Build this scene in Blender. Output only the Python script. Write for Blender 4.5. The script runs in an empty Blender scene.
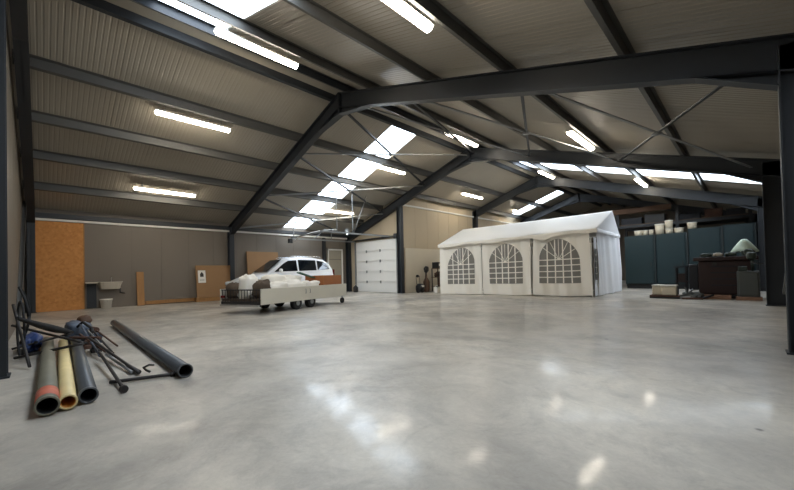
import bpy, bmesh, math, random
from mathutils import Vector, Matrix, noise
random.seed(7)
C = bpy.context.scene.collection
V = Vector
PI = math.pi

# ------------------------------------------------------------------ materials
def lin(c):
    return tuple((x/12.92 if x <= .04045 else ((x+.055)/1.055)**2.4) for x in (v/255 for v in c))
MATS = {}
def mat(name, rgb, rough=.6, metal=0., var=.12, scale=3., bump=0., bscale=30., spec=.5, emit=None, estr=0., alpha=1., stretch=(1, 1, 1)):
    m = bpy.data.materials.new(name); m.use_nodes = True
    n, l = m.node_tree.nodes, m.node_tree.links
    b = n['Principled BSDF']
    col = lin(rgb)
    b.inputs['Roughness'].default_value = rough
    b.inputs['Metallic'].default_value = metal
    b.inputs['Specular IOR Level'].default_value = spec
    b.inputs['Alpha'].default_value = alpha
    tc = n.new('ShaderNodeTexCoord'); mp = n.new('ShaderNodeMapping')
    mp.inputs['Scale'].default_value = stretch
    l.new(tc.outputs['Object'], mp.inputs['Vector'])
    if var > 0:
        nz = n.new('ShaderNodeTexNoise'); nz.inputs['Scale'].default_value = scale; nz.inputs['Detail'].default_value = 5
        l.new(mp.outputs['Vector'], nz.inputs['Vector'])
        mx = n.new('ShaderNodeMix'); mx.data_type = 'RGBA'
        mx.inputs[6].default_value = tuple(c*(1-var) for c in col)+(1,)
        mx.inputs[7].default_value = tuple(min(1, c*(1+var)) for c in col)+(1,)
        l.new(nz.outputs['Fac'], mx.inputs[0]); l.new(mx.outputs[2], b.inputs['Base Color'])
    else:
        b.inputs['Base Color'].default_value = col+(1,)
    if bump > 0:
        nb = n.new('ShaderNodeTexNoise'); nb.inputs['Scale'].default_value = bscale; nb.inputs['Detail'].default_value = 4
        l.new(mp.outputs['Vector'], nb.inputs['Vector'])
        bp = n.new('ShaderNodeBump'); bp.inputs['Strength'].default_value = bump; bp.inputs['Distance'].default_value = .02
        l.new(nb.outputs['Fac'], bp.inputs['Height']); l.new(bp.outputs['Normal'], b.inputs['Normal'])
    if emit:
        b.inputs['Emission Color'].default_value = tuple(emit)+(1,); b.inputs['Emission Strength'].default_value = estr
    MATS[name] = m
    return m

steel = mat('dark_steel', (37, 41, 46), .5, 0, .12, 2.)
purl = mat('purlin_steel', (80, 79, 76), .5, 0, .1, 2.)
galv = mat('galvanised', (140, 142, 142), .4, .5, .1, 8.)
white_metal = mat('white_metal', (222, 220, 212), .4, 0, .04)
clad = mat('roof_cladding', (158, 151, 138), .36, 0, .06, .7)
clad_l = mat('roof_cladding_copy', (158, 151, 138), .36, 0, .06, .7)  # same colour as the plain roof cladding
wall_m = mat('wall_panel', (112, 103, 92), .55, 0, .05, .6)
wall_b = mat('wall_beige', (180, 164, 138), .6, 0, .05, .6)
wall_low = mat('wall_block', (204, 194, 174), .8, 0, .07, 1.5, .15, 20)
wood = mat('plank_wood', (152, 110, 62), .6, 0, .25, 3., .1, 30, stretch=(1, 6, 1))
board_w = mat('board_wood', (142, 106, 66), .6, 0, .12, 2.5, .05, 30)
ceramic = mat('ceramic', (205, 196, 180), .3, 0, .05)
plastic_w = mat('plastic_white', (222, 218, 208), .45, 0, .05)
plastic_k = mat('black_plastic', (26, 27, 29), .45, 0, .2)
rubber = mat('rubber', (22, 22, 23), .8, 0, .2)
iron = mat('dark_iron', (50, 47, 46), .55, .3, .3, 9)
rust = mat('rusty_iron', (88, 62, 50), .75, .1, .35, 9)
pipe_grey = mat('pipe_grey', (80, 83, 86), .38, 0, .15, 4)
pipe_dark = mat('pipe_green_grey', (118, 114, 98), .55, 0, .22, 5)
pipe_cream = mat('pipe_cream', (228, 206, 150), .45, 0, .14, 5)
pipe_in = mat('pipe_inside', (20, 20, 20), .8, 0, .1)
pipe_in2 = mat('pipe_inside_ochre', (205, 140, 60), .6, 0, .2)
redband = mat('red_band', (190, 104, 82), .6, 0, .15, 20)
blue = mat('blue_plastic', (40, 62, 110), .5, 0, .2)
bluegrey = mat('blue_grey_paint', (82, 92, 106), .5, .1, .3, 9)
brown_cap = mat('brown_cap', (92, 66, 48), .6, 0, .2)
car_white = mat('car_paint', (232, 234, 236), .22, 0, .02)
car_glass = mat('car_glass', (16, 22, 28), .06, 0, .05, spec=.8)
chrome = mat('chrome', (210, 212, 214), .18, .95, .03)
redlamp = mat('red_lamp', (96, 26, 24), .2, 0, .05)
trailer_side = mat('trailer_panel', (206, 200, 184), .5, 0, .08, 2)
deck_wood = mat('trailer_deck', (84, 70, 56), .8, 0, .2, 4)
sackm = mat('white_sack', (242, 236, 224), .75, 0, .08, 6, .25, 14)
sackg = mat('grey_sack', (176, 166, 150), .8, 0, .12, 6, .25, 14)
carton = mat('cardboard', (166, 104, 62), .75, 0, .14, 5)
greenp = mat('green_sheet', (48, 92, 78), .5, 0, .1)
tent_roof = mat('tent_roof_fabric', (248, 246, 242), .6, 0, .03, 1.5, .25, 6)
tent_wall = mat('tent_wall_fabric', (250, 244, 232), .65, 0, .05, 1.5, .3, 5)
tent_gable = mat('tent_gable_fabric', (244, 244, 246), .55, 0, .05, 1.5, .5, 5)
teal = mat('teal_paint', (19, 42, 46), .45, 0, .12, 1.3)
teal_frame = mat('teal_frame_paint', (36, 44, 46), .5, 0, .1)
tubm = mat('pale_tub', (206, 196, 174), .6, 0, .12, 6)
mach = mat('dark_red_machine', (44, 24, 20), .5, .1, .2, 4)
machk = mat('dark_machine', (28, 30, 36), .5, .2, .2, 4)
machg = mat('grey_machine', (78, 82, 80), .5, .1, .1, 3)
machgreen = mat('green_machine', (50, 60, 52), .5, .1, .3, 8)
tarp = mat('pale_tarp', (214, 234, 218), .6, 0, .08, 6, .3, 10)
pallet_m = mat('pallet_wood', (140, 108, 88), .8, 0, .2, 6)
beamwood = mat('old_timber', (84, 60, 42), .75, 0, .25, 4)
boxm = mat('dark_crate', (34, 38, 46), .7, 0, .2, 4)
doorw = mat('door_white', (232, 230, 224), .45, 0, .03)
cabm = mat('inner_door_paint', (150, 142, 126), .5, 0, .06)
ink = mat('dark_ink', (45, 38, 34), .6, 0, 0)
lampm = mat('lamp_diffuser', (250, 246, 235), .4, 0, 0, emit=(1., .9, .74), estr=27.)
lens = mat('headlamp_lens', (200, 205, 210), .1, 0, .05)

# OSB board: flaky strands
osb = mat('osb_board', (196, 134, 66), .65, 0, .0)
def osb_nodes(m):
    n, l = m.node_tree.nodes, m.node_tree.links
    b = n['Principled BSDF']; tc = n.new('ShaderNodeTexCoord')
    vo = n.new('ShaderNodeTexVoronoi'); vo.inputs['Scale'].default_value = 16
    nz = n.new('ShaderNodeTexNoise'); nz.inputs['Scale'].default_value = 9; nz.inputs['Detail'].default_value = 6
    l.new(tc.outputs['Object'], vo.inputs['Vector']); l.new(tc.outputs['Object'], nz.inputs['Vector'])
    mx = n.new('ShaderNodeMix'); mx.data_type = 'RGBA'
    mx.inputs[6].default_value = lin((178, 112, 48))+(1,); mx.inputs[7].default_value = lin((214, 152, 84))+(1,)
    ad = n.new('ShaderNodeMath'); ad.operation = 'MULTIPLY_ADD'; ad.inputs[1].default_value = .5
    l.new(vo.outputs['Color'], ad.inputs[0]); l.new(nz.outputs['Fac'], ad.inputs[2])
    sb = n.new('ShaderNodeMath'); sb.operation = 'SUBTRACT'; sb.inputs[1].default_value = .25
    l.new(ad.outputs[0], sb.inputs[0]); l.new(sb.outputs[0], mx.inputs[0])
    l.new(mx.outputs[2], b.inputs['Base Color'])
osb_nodes(osb)

# polished concrete: cloudy patches, fine scratches, uneven gloss
def floor_material():
    m = bpy.data.materials.new('polished_concrete'); m.use_nodes = True
    n, l = m.node_tree.nodes, m.node_tree.links; b = n['Principled BSDF']
    tc = n.new('ShaderNodeTexCoord')
    def nz(sc, det=6, ds=0., rough=.55):
        q = n.new('ShaderNodeTexNoise'); q.inputs['Scale'].default_value = sc; q.inputs['Detail'].default_value = det
        q.inputs['Distortion'].default_value = ds; q.inputs['Roughness'].default_value = rough
        l.new(tc.outputs['Object'], q.inputs['Vector']); return q.outputs['Fac']
    def ramp(src, a, bb, ca, cb):
        r = n.new('ShaderNodeValToRGB'); r.color_ramp.elements[0].position = a; r.color_ramp.elements[1].position = bb
        r.color_ramp.elements[0].color = ca; r.color_ramp.elements[1].color = cb; l.new(src, r.inputs['Fac']); return r.outputs['Color']
    c1 = ramp(nz(.3, 9, 1.), .34, .66, lin((152, 147, 139))+(1,), lin((208, 200, 187))+(1,))
    c2 = ramp(nz(2.3, 10, .6, .65), .36, .66, (.84, .84, .845, 1), (1.05, 1.05, 1.04, 1))
    c3 = ramp(nz(9, 10, 3., .75), .35, .6, (.9, .9, .9, 1), (1.02, 1.02, 1.02, 1))
    vn = ramp(nz(1.1, 12, 2.2, .7), .5, .6, (1, 1, 1, 1), (.86, .86, .865, 1))
    vn2 = ramp(nz(.9, 12, 2.6, .6), .497, .512, (0, 0, 0, 1), (.025, .025, .025, 1))
    def mul(a, bq):
        x = n.new('ShaderNodeMix'); x.data_type = 'RGBA'; x.blend_type = 'MULTIPLY'; x.inputs[0].default_value = 1
        l.new(a, x.inputs[6]); l.new(bq, x.inputs[7]); return x.outputs[2]
    def add(a, bq):
        x = n.new('ShaderNodeMix'); x.data_type = 'RGBA'; x.blend_type = 'ADD'; x.inputs[0].default_value = .6
        l.new(a, x.inputs[6]); l.new(bq, x.inputs[7]); return x.outputs[2]
    cc = mul(mul(mul(c1, c2), c3), vn)
    vs = n.new('ShaderNodeTexVoronoi'); vs.inputs['Scale'].default_value = .9; l.new(tc.outputs['Object'], vs.inputs['Vector'])
    sp = ramp(vs.outputs['Distance'], .018, .03, (.25, .24, .23, 1), (1, 1, 1, 1))
    l.new(mul(cc, sp), b.inputs['Base Color'])
    l.new(ramp(nz(1.6, 8, .8, .6), .35, .66, (.3, .3, .3, 1), (.5, .5, .5, 1)), b.inputs['Roughness'])
    # gloss broken up by worn streaks
    l.new(mul(ramp(nz(.7, 6, .8, .6), .42, .62, (.02, .02, .02, 1), (.5, .5, .5, 1)), ramp(nz(5., 10, 2.5, .75), .36, .56, (.25, .25, .25, 1), (1, 1, 1, 1))), b.inputs['Coat Weight'])
    b.inputs['Coat Roughness'].default_value = .1
    bp = n.new('ShaderNodeBump'); bp.inputs['Strength'].default_value = .3; bp.inputs['Distance'].default_value = .01
    l.new(nz(7., 8, .3, .6), bp.inputs['Height']); l.new(bp.outputs['Normal'], b.inputs['Normal'])
    b.inputs['Specular IOR Level'].default_value = .42
    return m
floor_m = floor_material()

def skylight_material():
    m = bpy.data.materials.new('skylight_sheet'); m.use_nodes = True
    n, l = m.node_tree.nodes, m.node_tree.links
    for x in list(n): n.remove(x)
    o = n.new('ShaderNodeOutputMaterial'); t = n.new('ShaderNodeBsdfTransparent'); g = n.new('ShaderNodeBsdfGlossy')
    t.inputs['Color'].default_value = (.93, .96, 1, 1); g.inputs['Roughness'].default_value = .3
    mx = n.new('ShaderNodeMixShader'); mx.inputs[0].default_value = .06
    l.new(t.outputs[0], mx.inputs[1]); l.new(g.outputs[0], mx.inputs[2]); l.new(mx.outputs[0], o.inputs['Surface'])
    return m
sky_m = skylight_material()
def film_material():
    m = bpy.data.materials.new('tent_window_film'); m.use_nodes = True
    n, l = m.node_tree.nodes, m.node_tree.links
    for x in list(n): n.remove(x)
    o = n.new('ShaderNodeOutputMaterial'); t = n.new('ShaderNodeBsdfTransparent'); p = n.new('ShaderNodeBsdfPrincipled')
    t.inputs['Color'].default_value = (.62, .62, .6, 1)
    p.inputs['Base Color'].default_value = (.42, .4, .36, 1); p.inputs['Roughness'].default_value = .35
    mx = n.new('ShaderNodeMixShader'); mx.inputs[0].default_value = .6
    l.new(t.outputs[0], mx.inputs[1]); l.new(p.outputs[0], mx.inputs[2]); l.new(mx.outputs[0], o.inputs['Surface'])
    return m
film_m = film_material()

# ------------------------------------------------------------------ mesh helper
class MB:
    def __init__(s, M=None):
        s.v, s.f, s.sm = [], [], []
        s.M = M or Matrix.Identity(4)
    def add(s, vs, fs, smooth=False):
        k = len(s.v)
        s.v += [s.M @ V(p) for p in vs]
        s.f += [tuple(i+k for i in q) for q in fs]; s.sm += [smooth]*len(fs)
        return s
    def box(s, a, b):
        (x0, y0, z0), (x1, y1, z1) = a, b
        vs = [(x, y, z) for z in (z0, z1) for y in (y0, y1) for x in (x0, x1)]
        return s.add(vs, [(0, 2, 3, 1), (4, 5, 7, 6), (0, 1, 5, 4), (2, 6, 7, 3), (0, 4, 6, 2), (1, 3, 7, 5)])
    def cbox(s, c, d, rz=0, rx=0, ry=0):
        R = Matrix.Translation(V(c)) @ Matrix.Rotation(rz, 4, 'Z') @ Matrix.Rotation(ry, 4, 'Y') @ Matrix.Rotation(rx, 4, 'X')
        old = s.M; s.M = old @ R
        s.box((-d[0]/2, -d[1]/2, -d[2]/2), (d[0]/2, d[1]/2, d[2]/2)); s.M = old
        return s
    def prism(s, poly, ext):     # poly: 3D points, extruded by vector ext
        n = len(poly); e = V(ext)
        vs = [V(p) for p in poly]+[V(p)+e for p in poly]
        fs = [tuple(range(n))[::-1], tuple(range(n, 2*n))]+[(i, (i+1) % n, n+(i+1) % n, n+i) for i in range(n)]
        return s.add(vs, fs)
    def tube(s, pts, r, seg=10, cap=True, smooth=True):
        pts = [V(p) for p in pts]; n = len(pts)
        rs = r if isinstance(r, (list, tuple)) else [r]*n
        vs, fs = [], []; prev = None
        for i, p in enumerate(pts):
            t = (pts[min(i+1, n-1)]-pts[max(i-1, 0)]).normalized()
            if prev is None:
                a = t.orthogonal().normalized()
            else:
                a = (prev-t*prev.dot(t)).normalized()
            prev = a; b = t.cross(a)
            for k in range(seg):
                w = 2*PI*k/seg
                vs.append(p+(a*math.cos(w)+b*math.sin(w))*rs[i])
        for i in range(n-1):
            for k in range(seg):
                fs.append((i*seg+k, i*seg+(k+1) % seg, (i+1)*seg+(k+1) % seg, (i+1)*seg+k))
        s.add(vs, fs, smooth)
        if cap:
            k0 = len(s.v)-n*seg
            s.f += [tuple(k0+i for i in range(seg))[::-1], tuple(k0+(n-1)*seg+i for i in range(seg))]; s.sm += [False, False]
        return s
    def hollow(s, p, q, ro, ri, seg=24):
        p, q = V(p), V(q); t = (q-p).normalized(); a = t.orthogonal().normalized(); b = t.cross(a)
        vs = []
        for c, r in ((p, ri), (p, ro), (q, ro), (q, ri)):
            vs += [c+(a*math.cos(2*PI*k/seg)+b*math.sin(2*PI*k/seg))*r for k in range(seg)]
        fs = []
        for i in range(4):
            j = (i+1) % 4
            fs += [(i*seg+k, i*seg+(k+1) % seg, j*seg+(k+1) % seg, j*seg+k) for k in range(seg)]
        return s.add(vs, fs, True)
    def lathe(s, c, prof, seg=20, smooth=True):     # prof: (r, z)
        vs, fs = [], []; n = len(prof)
        for r, z in prof:
            vs += [(c[0]+r*math.cos(2*PI*k/seg), c[1]+r*math.sin(2*PI*k/seg), c[2]+z) for k in range(seg)]
        for i in range(n-1):
            fs += [(i*seg+k, i*seg+(k+1) % seg, (i+1)*seg+(k+1) % seg, (i+1)*seg+k) for k in range(seg)]
        fs += [tuple(range(seg))[::-1], tuple((n-1)*seg+k for k in range(seg))]
        return s.add(vs, fs, smooth)
    def grid(s, fn, nu, nv, smooth=True, flip=False):
        vs = [fn(i/nu, j/nv) for j in range(nv+1) for i in range(nu+1)]
        fs = []
        for j in range(nv):
            for i in range(nu):
                a = j*(nu+1)+i
                q = (a, a+1, a+nu+2, a+nu+1)
                fs.append(q[::-1] if flip else q)
        return s.add(vs, fs, smooth)
    def blob(s, c, d, seed=0, e=.55, amp=.08, rz=0, nu=22, nv=12):
        vs, fs = [], []
        sg = lambda x, p: math.copysign(abs(x)**p, x)
        for j in range(nv+1):
            ph = -PI/2+PI*j/nv
            for i in range(nu):
                th = 2*PI*i/nu
                p = V((sg(math.cos(ph), e)*sg(math.cos(th), e), sg(math.cos(ph), e)*sg(math.sin(th), e), sg(math.sin(ph), e)))
                k = 1+amp*2*noise.noise(p*1.6+V((seed*3.1, seed*1.7, 0)))+amp*noise.noise(p*4+V((0, seed*5.3, 0)))
                p = V((p.x*d[0]/2, p.y*d[1]/2, p.z*d[2]/2))*k
                cz, sz = math.cos(rz), math.sin(rz)
                vs.append((c[0]+p.x*cz-p.y*sz, c[1]+p.x*sz+p.y*cz, c[2]+p.z))
        for j in range(nv):
            fs += [(j*nu+i, j*nu+(i+1) % nu, (j+1)*nu+(i+1) % nu, (j+1)*nu+i) for i in range(nu)]
        return s.add(vs, fs, True)
    def build(s, name, m, parent=None, bevel=0, thick=0):
        if parent is None:
            xs = [p.x for p in s.v]; ys = [p.y for p in s.v]; zs = [p.z for p in s.v]
            o = V(((min(xs)+max(xs))/2, (min(ys)+max(ys))/2, min(zs)))
        else:
            w = V((0, 0, 0)); q = parent
            while q: w += q.location; q = q.parent
            o = w
        me = bpy.data.meshes.new(name); me.from_pydata([p-o for p in s.v], [], s.f)
        for poly, sm in zip(me.polygons, s.sm): poly.use_smooth = sm
        me.materials.append(m)
        bm = bmesh.new(); bm.from_mesh(me); bmesh.ops.remove_doubles(bm, verts=bm.verts, dist=1e-5)
        bmesh.ops.recalc_face_normals(bm, faces=bm.faces); bm.to_mesh(me); bm.free()
        ob = bpy.data.objects.new(name, me); C.objects.link(ob)
        if parent: ob.parent = parent
        else: ob.location = o
        if thick:
            k = ob.modifiers.new('solid', 'SOLIDIFY'); k.thickness = thick; k.offset = 0
        if bevel:
            k = ob.modifiers.new('bevel', 'BEVEL'); k.width = bevel; k.segments = 2; k.limit_method = 'ANGLE'
        return ob

def tag(o, label, cat, group=None):
    o['label'] = label; o['category'] = cat
    if group: o['group'] = group
    return o
def thing(name, label, cat, loc, group=None):
    o = bpy.data.objects.new(name, None); C.objects.link(o); o.location = loc; o.empty_display_size = .2
    return tag(o, label, cat, group)
def struct(o):
    o['kind'] = 'structure'; return o
def frame(loc, ux):
    """local frame: x axis along ux (horizontal), y to its left, z up"""
    ux = V((ux[0], ux[1], 0)).normalized(); uy = V((-ux.y, ux.x, 0))
    M = Matrix(((ux.x, uy.x, 0, loc[0]), (ux.y, uy.y, 0, loc[1]), (0, 0, 1, loc[2]), (0, 0, 0, 1)))
    return M

# ------------------------------------------------------------------ building dimensions
W = 17.85; XR = 8.86           # width, ridge
Y0, Y1, Y2, Y3, Y4, YE = -6.45, 0., 6.8, 13.6, 20.4, 27.2
YG = -6.62                     # gable wall
XP = 4.57                      # recessed wall beyond the second frame
SL, SR = .3375, .3014
def rt(x): return min(3.35+SL*x, 3.63+SR*(W-x))       # top of rafter (the left eave sits a little lower)
PH = .2

struct(MB().box((-.2, YG-.2, -.2), (W+.2, YE+.2, 0)).build('floor', floor_m))

def wall(name, axis, pos, a0, a1, zfun, m, t=.12, side=1, holes=(), seam=1.0):
    """panel wall with shallow seam grooves, zfun(a) gives its top; built of seam-wide panels"""
    mb = MB(); a = a0
    cuts = sorted(set([a0, a1]+[h for q in holes for h in q[:2]]+[a0+i*seam for i in range(1, int((a1-a0)/seam)+1)]+([XR] if axis == 'y' and a0 < XR < a1 else [])))
    for i in range(len(cuts)-1):
        c0, c1 = cuts[i], cuts[i+1]
        if c1-c0 < 1e-4: continue
        z0 = 0
        for h in holes:
            if c0 >= h[0]-1e-4 and c1 <= h[1]+1e-4: z0 = h[2]
        g = .006
        p = [(c0+g, z0), (c1-g, z0), (c1-g, zfun(c1)), (c0+g, zfun(c0))]
        if axis == 'x':
            mb.prism([(pos, q[0], q[1]) for q in p], (-t*side, 0, 0))
            mb.prism([(pos-.01*side, q[0], q[1]) for q in ((c1-g-.002, z0), (c1+g+.002, z0), (c1+g+.002, zfun(c1)), (c1-g-.002, zfun(c1)))], (-t*side+.02*side, 0, 0))
        else:
            mb.prism([(q[0], pos, q[1]) for q in p], (0, -t*side, 0))
            mb.prism([(q[0], pos-.01*side, q[1]) for q in ((c1-g-.002, z0), (c1+g+.002, z0), (c1+g+.002, zfun(c1)), (c1-g-.002, zfun(c1)))], (0, -t*side+.02*side, 0))
    return struct(mb.build(name, m))
roofu = lambda x: rt(x)+PH+.03
wall('wall_left', 'x', 0, YG-.1, Y2, lambda a: rt(0)+PH+.05, wall_m, side=1)
wall('wall_near', 'y', YG, -.1, W+.1, roofu, wall_m, side=1)
wall('wall_right', 'x', W, YG-.1, YE+.1, lambda a: rt(W)+PH+.05, wall_m, side=-1)
wall('wall_far', 'y', YE, 0, W+.1, roofu, wall_m, side=-1)
wall('wall_door', 'y', Y2+.12, 0, XP, roofu, wall_b, side=-1, holes=((.72, 4.15, 2.9),))
wi = wall('wall_inner', 'x', XP, Y2+.12, YE+.1, lambda a: rt(XP)+PH+.04, wall_b, side=1)
struct(MB().box((XP, Y2+.25, 0), (XP+.06, YE, 2.33)).build('trim_1', wall_low))
struct(MB().box((.0, YG, 3.14), (.07, Y2, 3.215)).build('trim_2', white_metal))          # pale rail along the top of the left wall
struct(MB().box((XP, Y2+.2, 4.52), (XP+.07, YE, 4.6)).build('trim_3', white_metal))
struct(MB().box((-.02, YG, 3.24), (.1, Y2, 3.4)).build('trim_4', steel))                 # dark strip above it, standing in for the shadow band under the eave

# ribbed roof: each slope a strip profile along Y, skylight bays left open
SKY_L = [(2.65, 4.0), (18.2, 19.4)]
SKY_R = [(-4.65, -3.35), (10.5, 11.9)]
def roof_side(name, left, gaps, xa, y0, y1):
    mb = MB()
    segs, a = [], y0
    for g in gaps:
        segs.append((a, g[0])); a = g[1]
    segs.append((a, y1))
    for s0, s1 in segs:
        prof, y = [], s0
        while y < s1-.1:
            prof += [(y, 0), (y+.06, 0), (y+.07, .006), (y+.088, .006)]
            y += .098
            if int(y/.98) != int((y-.098)/.98): prof += [(y-.004, .0), (y-.003, .03), (y+.005, .03), (y+.006, 0)]
        prof.append((s1, 0))
        n = len(prof)
        def P(x, q, dz): 
            X = x if left else W-x
            return (X, q[0], rt(X)+PH+q[1]+dz)
        vs = [P(xa, q, 0) for q in prof]+[P(XR if left else W-XR, q, 0) for q in prof]
        mb.add(vs, [(i, i+1, n+i+1, n+i) for i in range(n-1)])
        xr = XR if left else W-XR
        top = [P(xa, (s0, 0), .09), P(xa, (s1, 0), .09), P(xr, (s1, 0), .09), P(xr, (s0, 0), .09)]
        bot = [P(xa, (s0, 0), .0), P(xa, (s1, 0), .0), P(xr, (s1, 0), .0), P(xr, (s0, 0), .0)]
        mb.add(top+bot, [(0, 1, 2, 3), (0, 4, 5, 1), (1, 5, 6, 2), (2, 6, 7, 3), (3, 7, 4, 0)])
    return struct(mb.build(name, clad))
roof_side('ceiling_left', True, SKY_L, -.15, YG-.1, YE+.1)
roof_side('ceiling_right', False, SKY_R, -.15, YG-.1, YE+.1)
wn = 1
for left, gl in ((True, SKY_L), (False, SKY_R)):
    for g in gl:
        mb = MB(); k = int((g[1]-g[0])/.14)
        def fn(u, v, left=left, g=g):
            x = -.1+v*(XR-.05+.1); X = x if left else W-x
            y = g[0]+u*(g[1]-g[0])
            return (X, y, rt(X)+PH+.05+.015*math.sin(u*k*2*PI))
        mb.grid(fn, k*4, 1)
        w = struct(mb.build('window_%d' % wn, sky_m))
        for yy in (g[0], g[1]):      # edge flashing of the opening
            X0, X1 = (0, XR-.1) if left else (W, XR+.1)
            e = MB().prism([(X0, yy-.02, rt(X0)+PH-.005), (X1, yy-.02, rt(X1)+PH-.005), (X1, yy-.02, rt(X1)+PH+.1), (X0, yy-.02, rt(X0)+PH+.1)], (0, .04, 0))
            e.build('edge_flashing', white_metal, w)
        wn += 1
        # daylight sampling portal just above the opening
        L = bpy.data.lights.new('daylight', 'AREA'); L.shape = 'RECTANGLE'; L.size = 9.3; L.size_y = g[1]-g[0]
        L.cycles.is_portal = True
        o = bpy.data.objects.new('daylight', L); C.objects.link(o)
        xm = XR/2; X = xm if left else W-xm
        o.location = (X, (g[0]+g[1])/2, rt(X)+PH+.16)
        o.rotation_euler = (0, -math.atan(SL) if left else math.atan(SR), 0)

m = MB(); zr = rt(XR)+PH
m.add([(XR-.45, YG, rt(XR-.45)+PH-.008), (XR-.45, YE, rt(XR-.45)+PH-.008), (XR, YE, zr-.008), (XR, YG, zr-.008), (XR+.12, YE, rt(XR+.12)+PH-.008), (XR+.12, YG, rt(XR+.12)+PH-.008)], [(0, 1, 2, 3), (3, 2, 4, 5)])
struct(m.build('trim_5', clad, thick=.01))
# ------------------------------------------------------------------ portal frames
FD = .43
def ibeam(mb, path_bot, path_top, y, fw=.2, ft=.018, wt=.014):
    """I-section in an X-Z plane: bottom line and top line given as (x,z) pairs"""
    for i in range(len(path_bot)-1):
        (x0, z0), (x1, z1) = path_bot[i], path_bot[i+1]; (u0, w0), (u1, w1) = path_top[i], path_top[i+1]
        mb.prism([(x0, y-wt/2, z0), (x1, y-wt/2, z1), (u1, y-wt/2, w1), (u0, y-wt/2, w0)], (0, wt, 0))
        mb.prism([(x0, y-fw/2, z0), (x1, y-fw/2, z1), (x1, y-fw/2, z1+ft), (x0, y-fw/2, z0+ft)], (0, fw, 0))
        mb.prism([(u0, y-fw/2, w0-ft), (u1, y-fw/2, w1-ft), (u1, y-fw/2, w1), (u0, y-fw/2, w0)], (0, fw, 0))
def icol(mb, x0, x1, y, z0, z1, fw=.2, ft=.018, wt=.014):
    mb.box((x0, y-fw/2, z0), (x0+ft, y+fw/2, z1)); mb.box((x1-ft, y-fw/2, z0), (x1, y+fw/2, z1))
    mb.box((x0, y-wt/2, z0), (x1, y+wt/2, z1))
    mb.box((x0-.02, y-fw/2-.02, z0), (x1+.02, y+fw/2+.02, z0+.02))
def portal(y, xl, label):
    t = thing('portal_frame', label, 'steel frame', (xl+.2, y, 0), 'portal frames of the hall')
    mb = MB(); zc = rt(xl)
    icol(mb, xl+.0, xl+.3, y, 0, zc); mb.build('column', steel, t)
    mb = MB(); icol(mb, W-.37, W-.02, y, 0, rt(W)); mb.build('column', steel, t)
    mb = MB(); ibeam(mb, [(xl+.02, rt(xl)-FD), (XR, rt(XR)-FD)], [(xl+.02, rt(xl)), (XR, rt(XR))], y); mb.build('rafter', steel, t)
    mb = MB(); ibeam(mb, [(XR, rt(XR)-FD), (W-.02, rt(W)-FD)], [(XR, rt(XR)), (W-.02, rt(W))], y); mb.build('rafter', steel, t)
    # haunches under both knees and at the apex
    mb = MB(); ibeam(mb, [(16.7, rt(16.7)-FD), (17.48, 3.14)], [(16.7, rt(16.7)-FD+.01), (17.48, rt(17.48)-FD+.01)], y); mb.build('haunch', steel, t)
    mb = MB(); ibeam(mb, [(7.7, rt(7.7)-FD), (XR, rt(XR)-FD-.2), (W-7.7, rt(7.7)-FD)], [(7.7, rt(7.7)-FD+.01), (XR, rt(XR)-FD+.01), (W-7.7, rt(7.7)-FD+.01)], y); mb.build('apex_haunch', steel, t)
    mb = MB()
    for x in (XR-.02, XR+.02): mb.box((x-.012, y-.1, rt(XR)-FD-.2), (x+.012, y+.1, rt(XR)-.02))
    mb.build('end_plate', steel, t)
    return t
portal(Y0, 0, 'dark steel gable frame against the near left end wall')
portal(Y1, 0, 'large dark steel portal frame nearest the camera, arching over the whole picture')
portal(Y2, 0, 'dark steel portal frame rising beside the white sectional door')
portal(Y3, XP, 'dark steel portal frame rising above the tent')
portal(Y4, XP, 'farthest dark steel portal frame, deep behind the tent')
mb = MB(); icol(mb, XP-.15, XP+.12, Y2-.03, 0, rt(XP)-FD, fw=.22)
tag(mb.build('steel_post', steel), 'thick grey steel post at right of the white sectional door', 'post')
mb = MB(); icol(mb, 11.17, 11.4, -6.53, 0, rt(11.3)-FD+.02, fw=.13)
tag(mb.build('steel_post', steel), 'dark steel gable post at the left edge, beside the scrap pile', 'post')

# ------------------------------------------------------------------ purlins
def purlin(X, ya, yb, label, m_=purl):
    z0 = rt(X); mb = MB()
    sg = -1 if X > XR else 1
    f = .075
    # Z-section with lips, running along Y
    for a, b in (((X-.004, z0), (X+.004, z0+PH)), ((X-f, z0), (X, z0+.008)), ((X, z0+PH-.008), (X+f, z0+PH)), ((X-f, z0), (X-f+.006, z0+(.022 if sg > 0 else .009)))):
        x0, x1 = a[0], b[0]
        zs = lambda x: (x-X)*(SL if sg > 0 else -SR)
        mb.add([(x, y, z+zs(x)) for z in (a[1], b[1]) for y in (ya, yb) for x in (x0, x1)],
               [(0, 2, 3, 1), (4, 5, 7, 6), (0, 1, 5, 4), (2, 6, 7, 3), (0, 4, 6, 2), (1, 3, 7, 5)])
    tag(mb.build('roof_purlin', m_), label, 'purlin', 'roof purlins')
ordn = ['lowest', 'second lowest', 'third lowest', 'highest']
for i, X in enumerate((1.65, 3.3, 4.88, 6.6)):
    purlin(X, YG+.02, (Y2 if X < XP else YE)-.01, 'grey steel purlin on the left roof slope, the %s of four' % ordn[i])
for i, X in enumerate((15.95, 14.02, 12.2, 10.2)):
    purlin(X, YG+.02, YE-.01, 'grey steel purlin on the right roof slope, the %s of four' % ordn[i])
purlin(XR-.32, YG+.02, YE-.01, 'shade-darkened steel ridge purlin on the left side of the roof ridge', steel)  # darker material than the other purlins paints in the underlit ridge
purlin(XR+.32, YG+.02, YE-.01, 'shade-darkened steel ridge purlin on the right side of the roof ridge', steel)  # shade put into the colour here too

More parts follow.
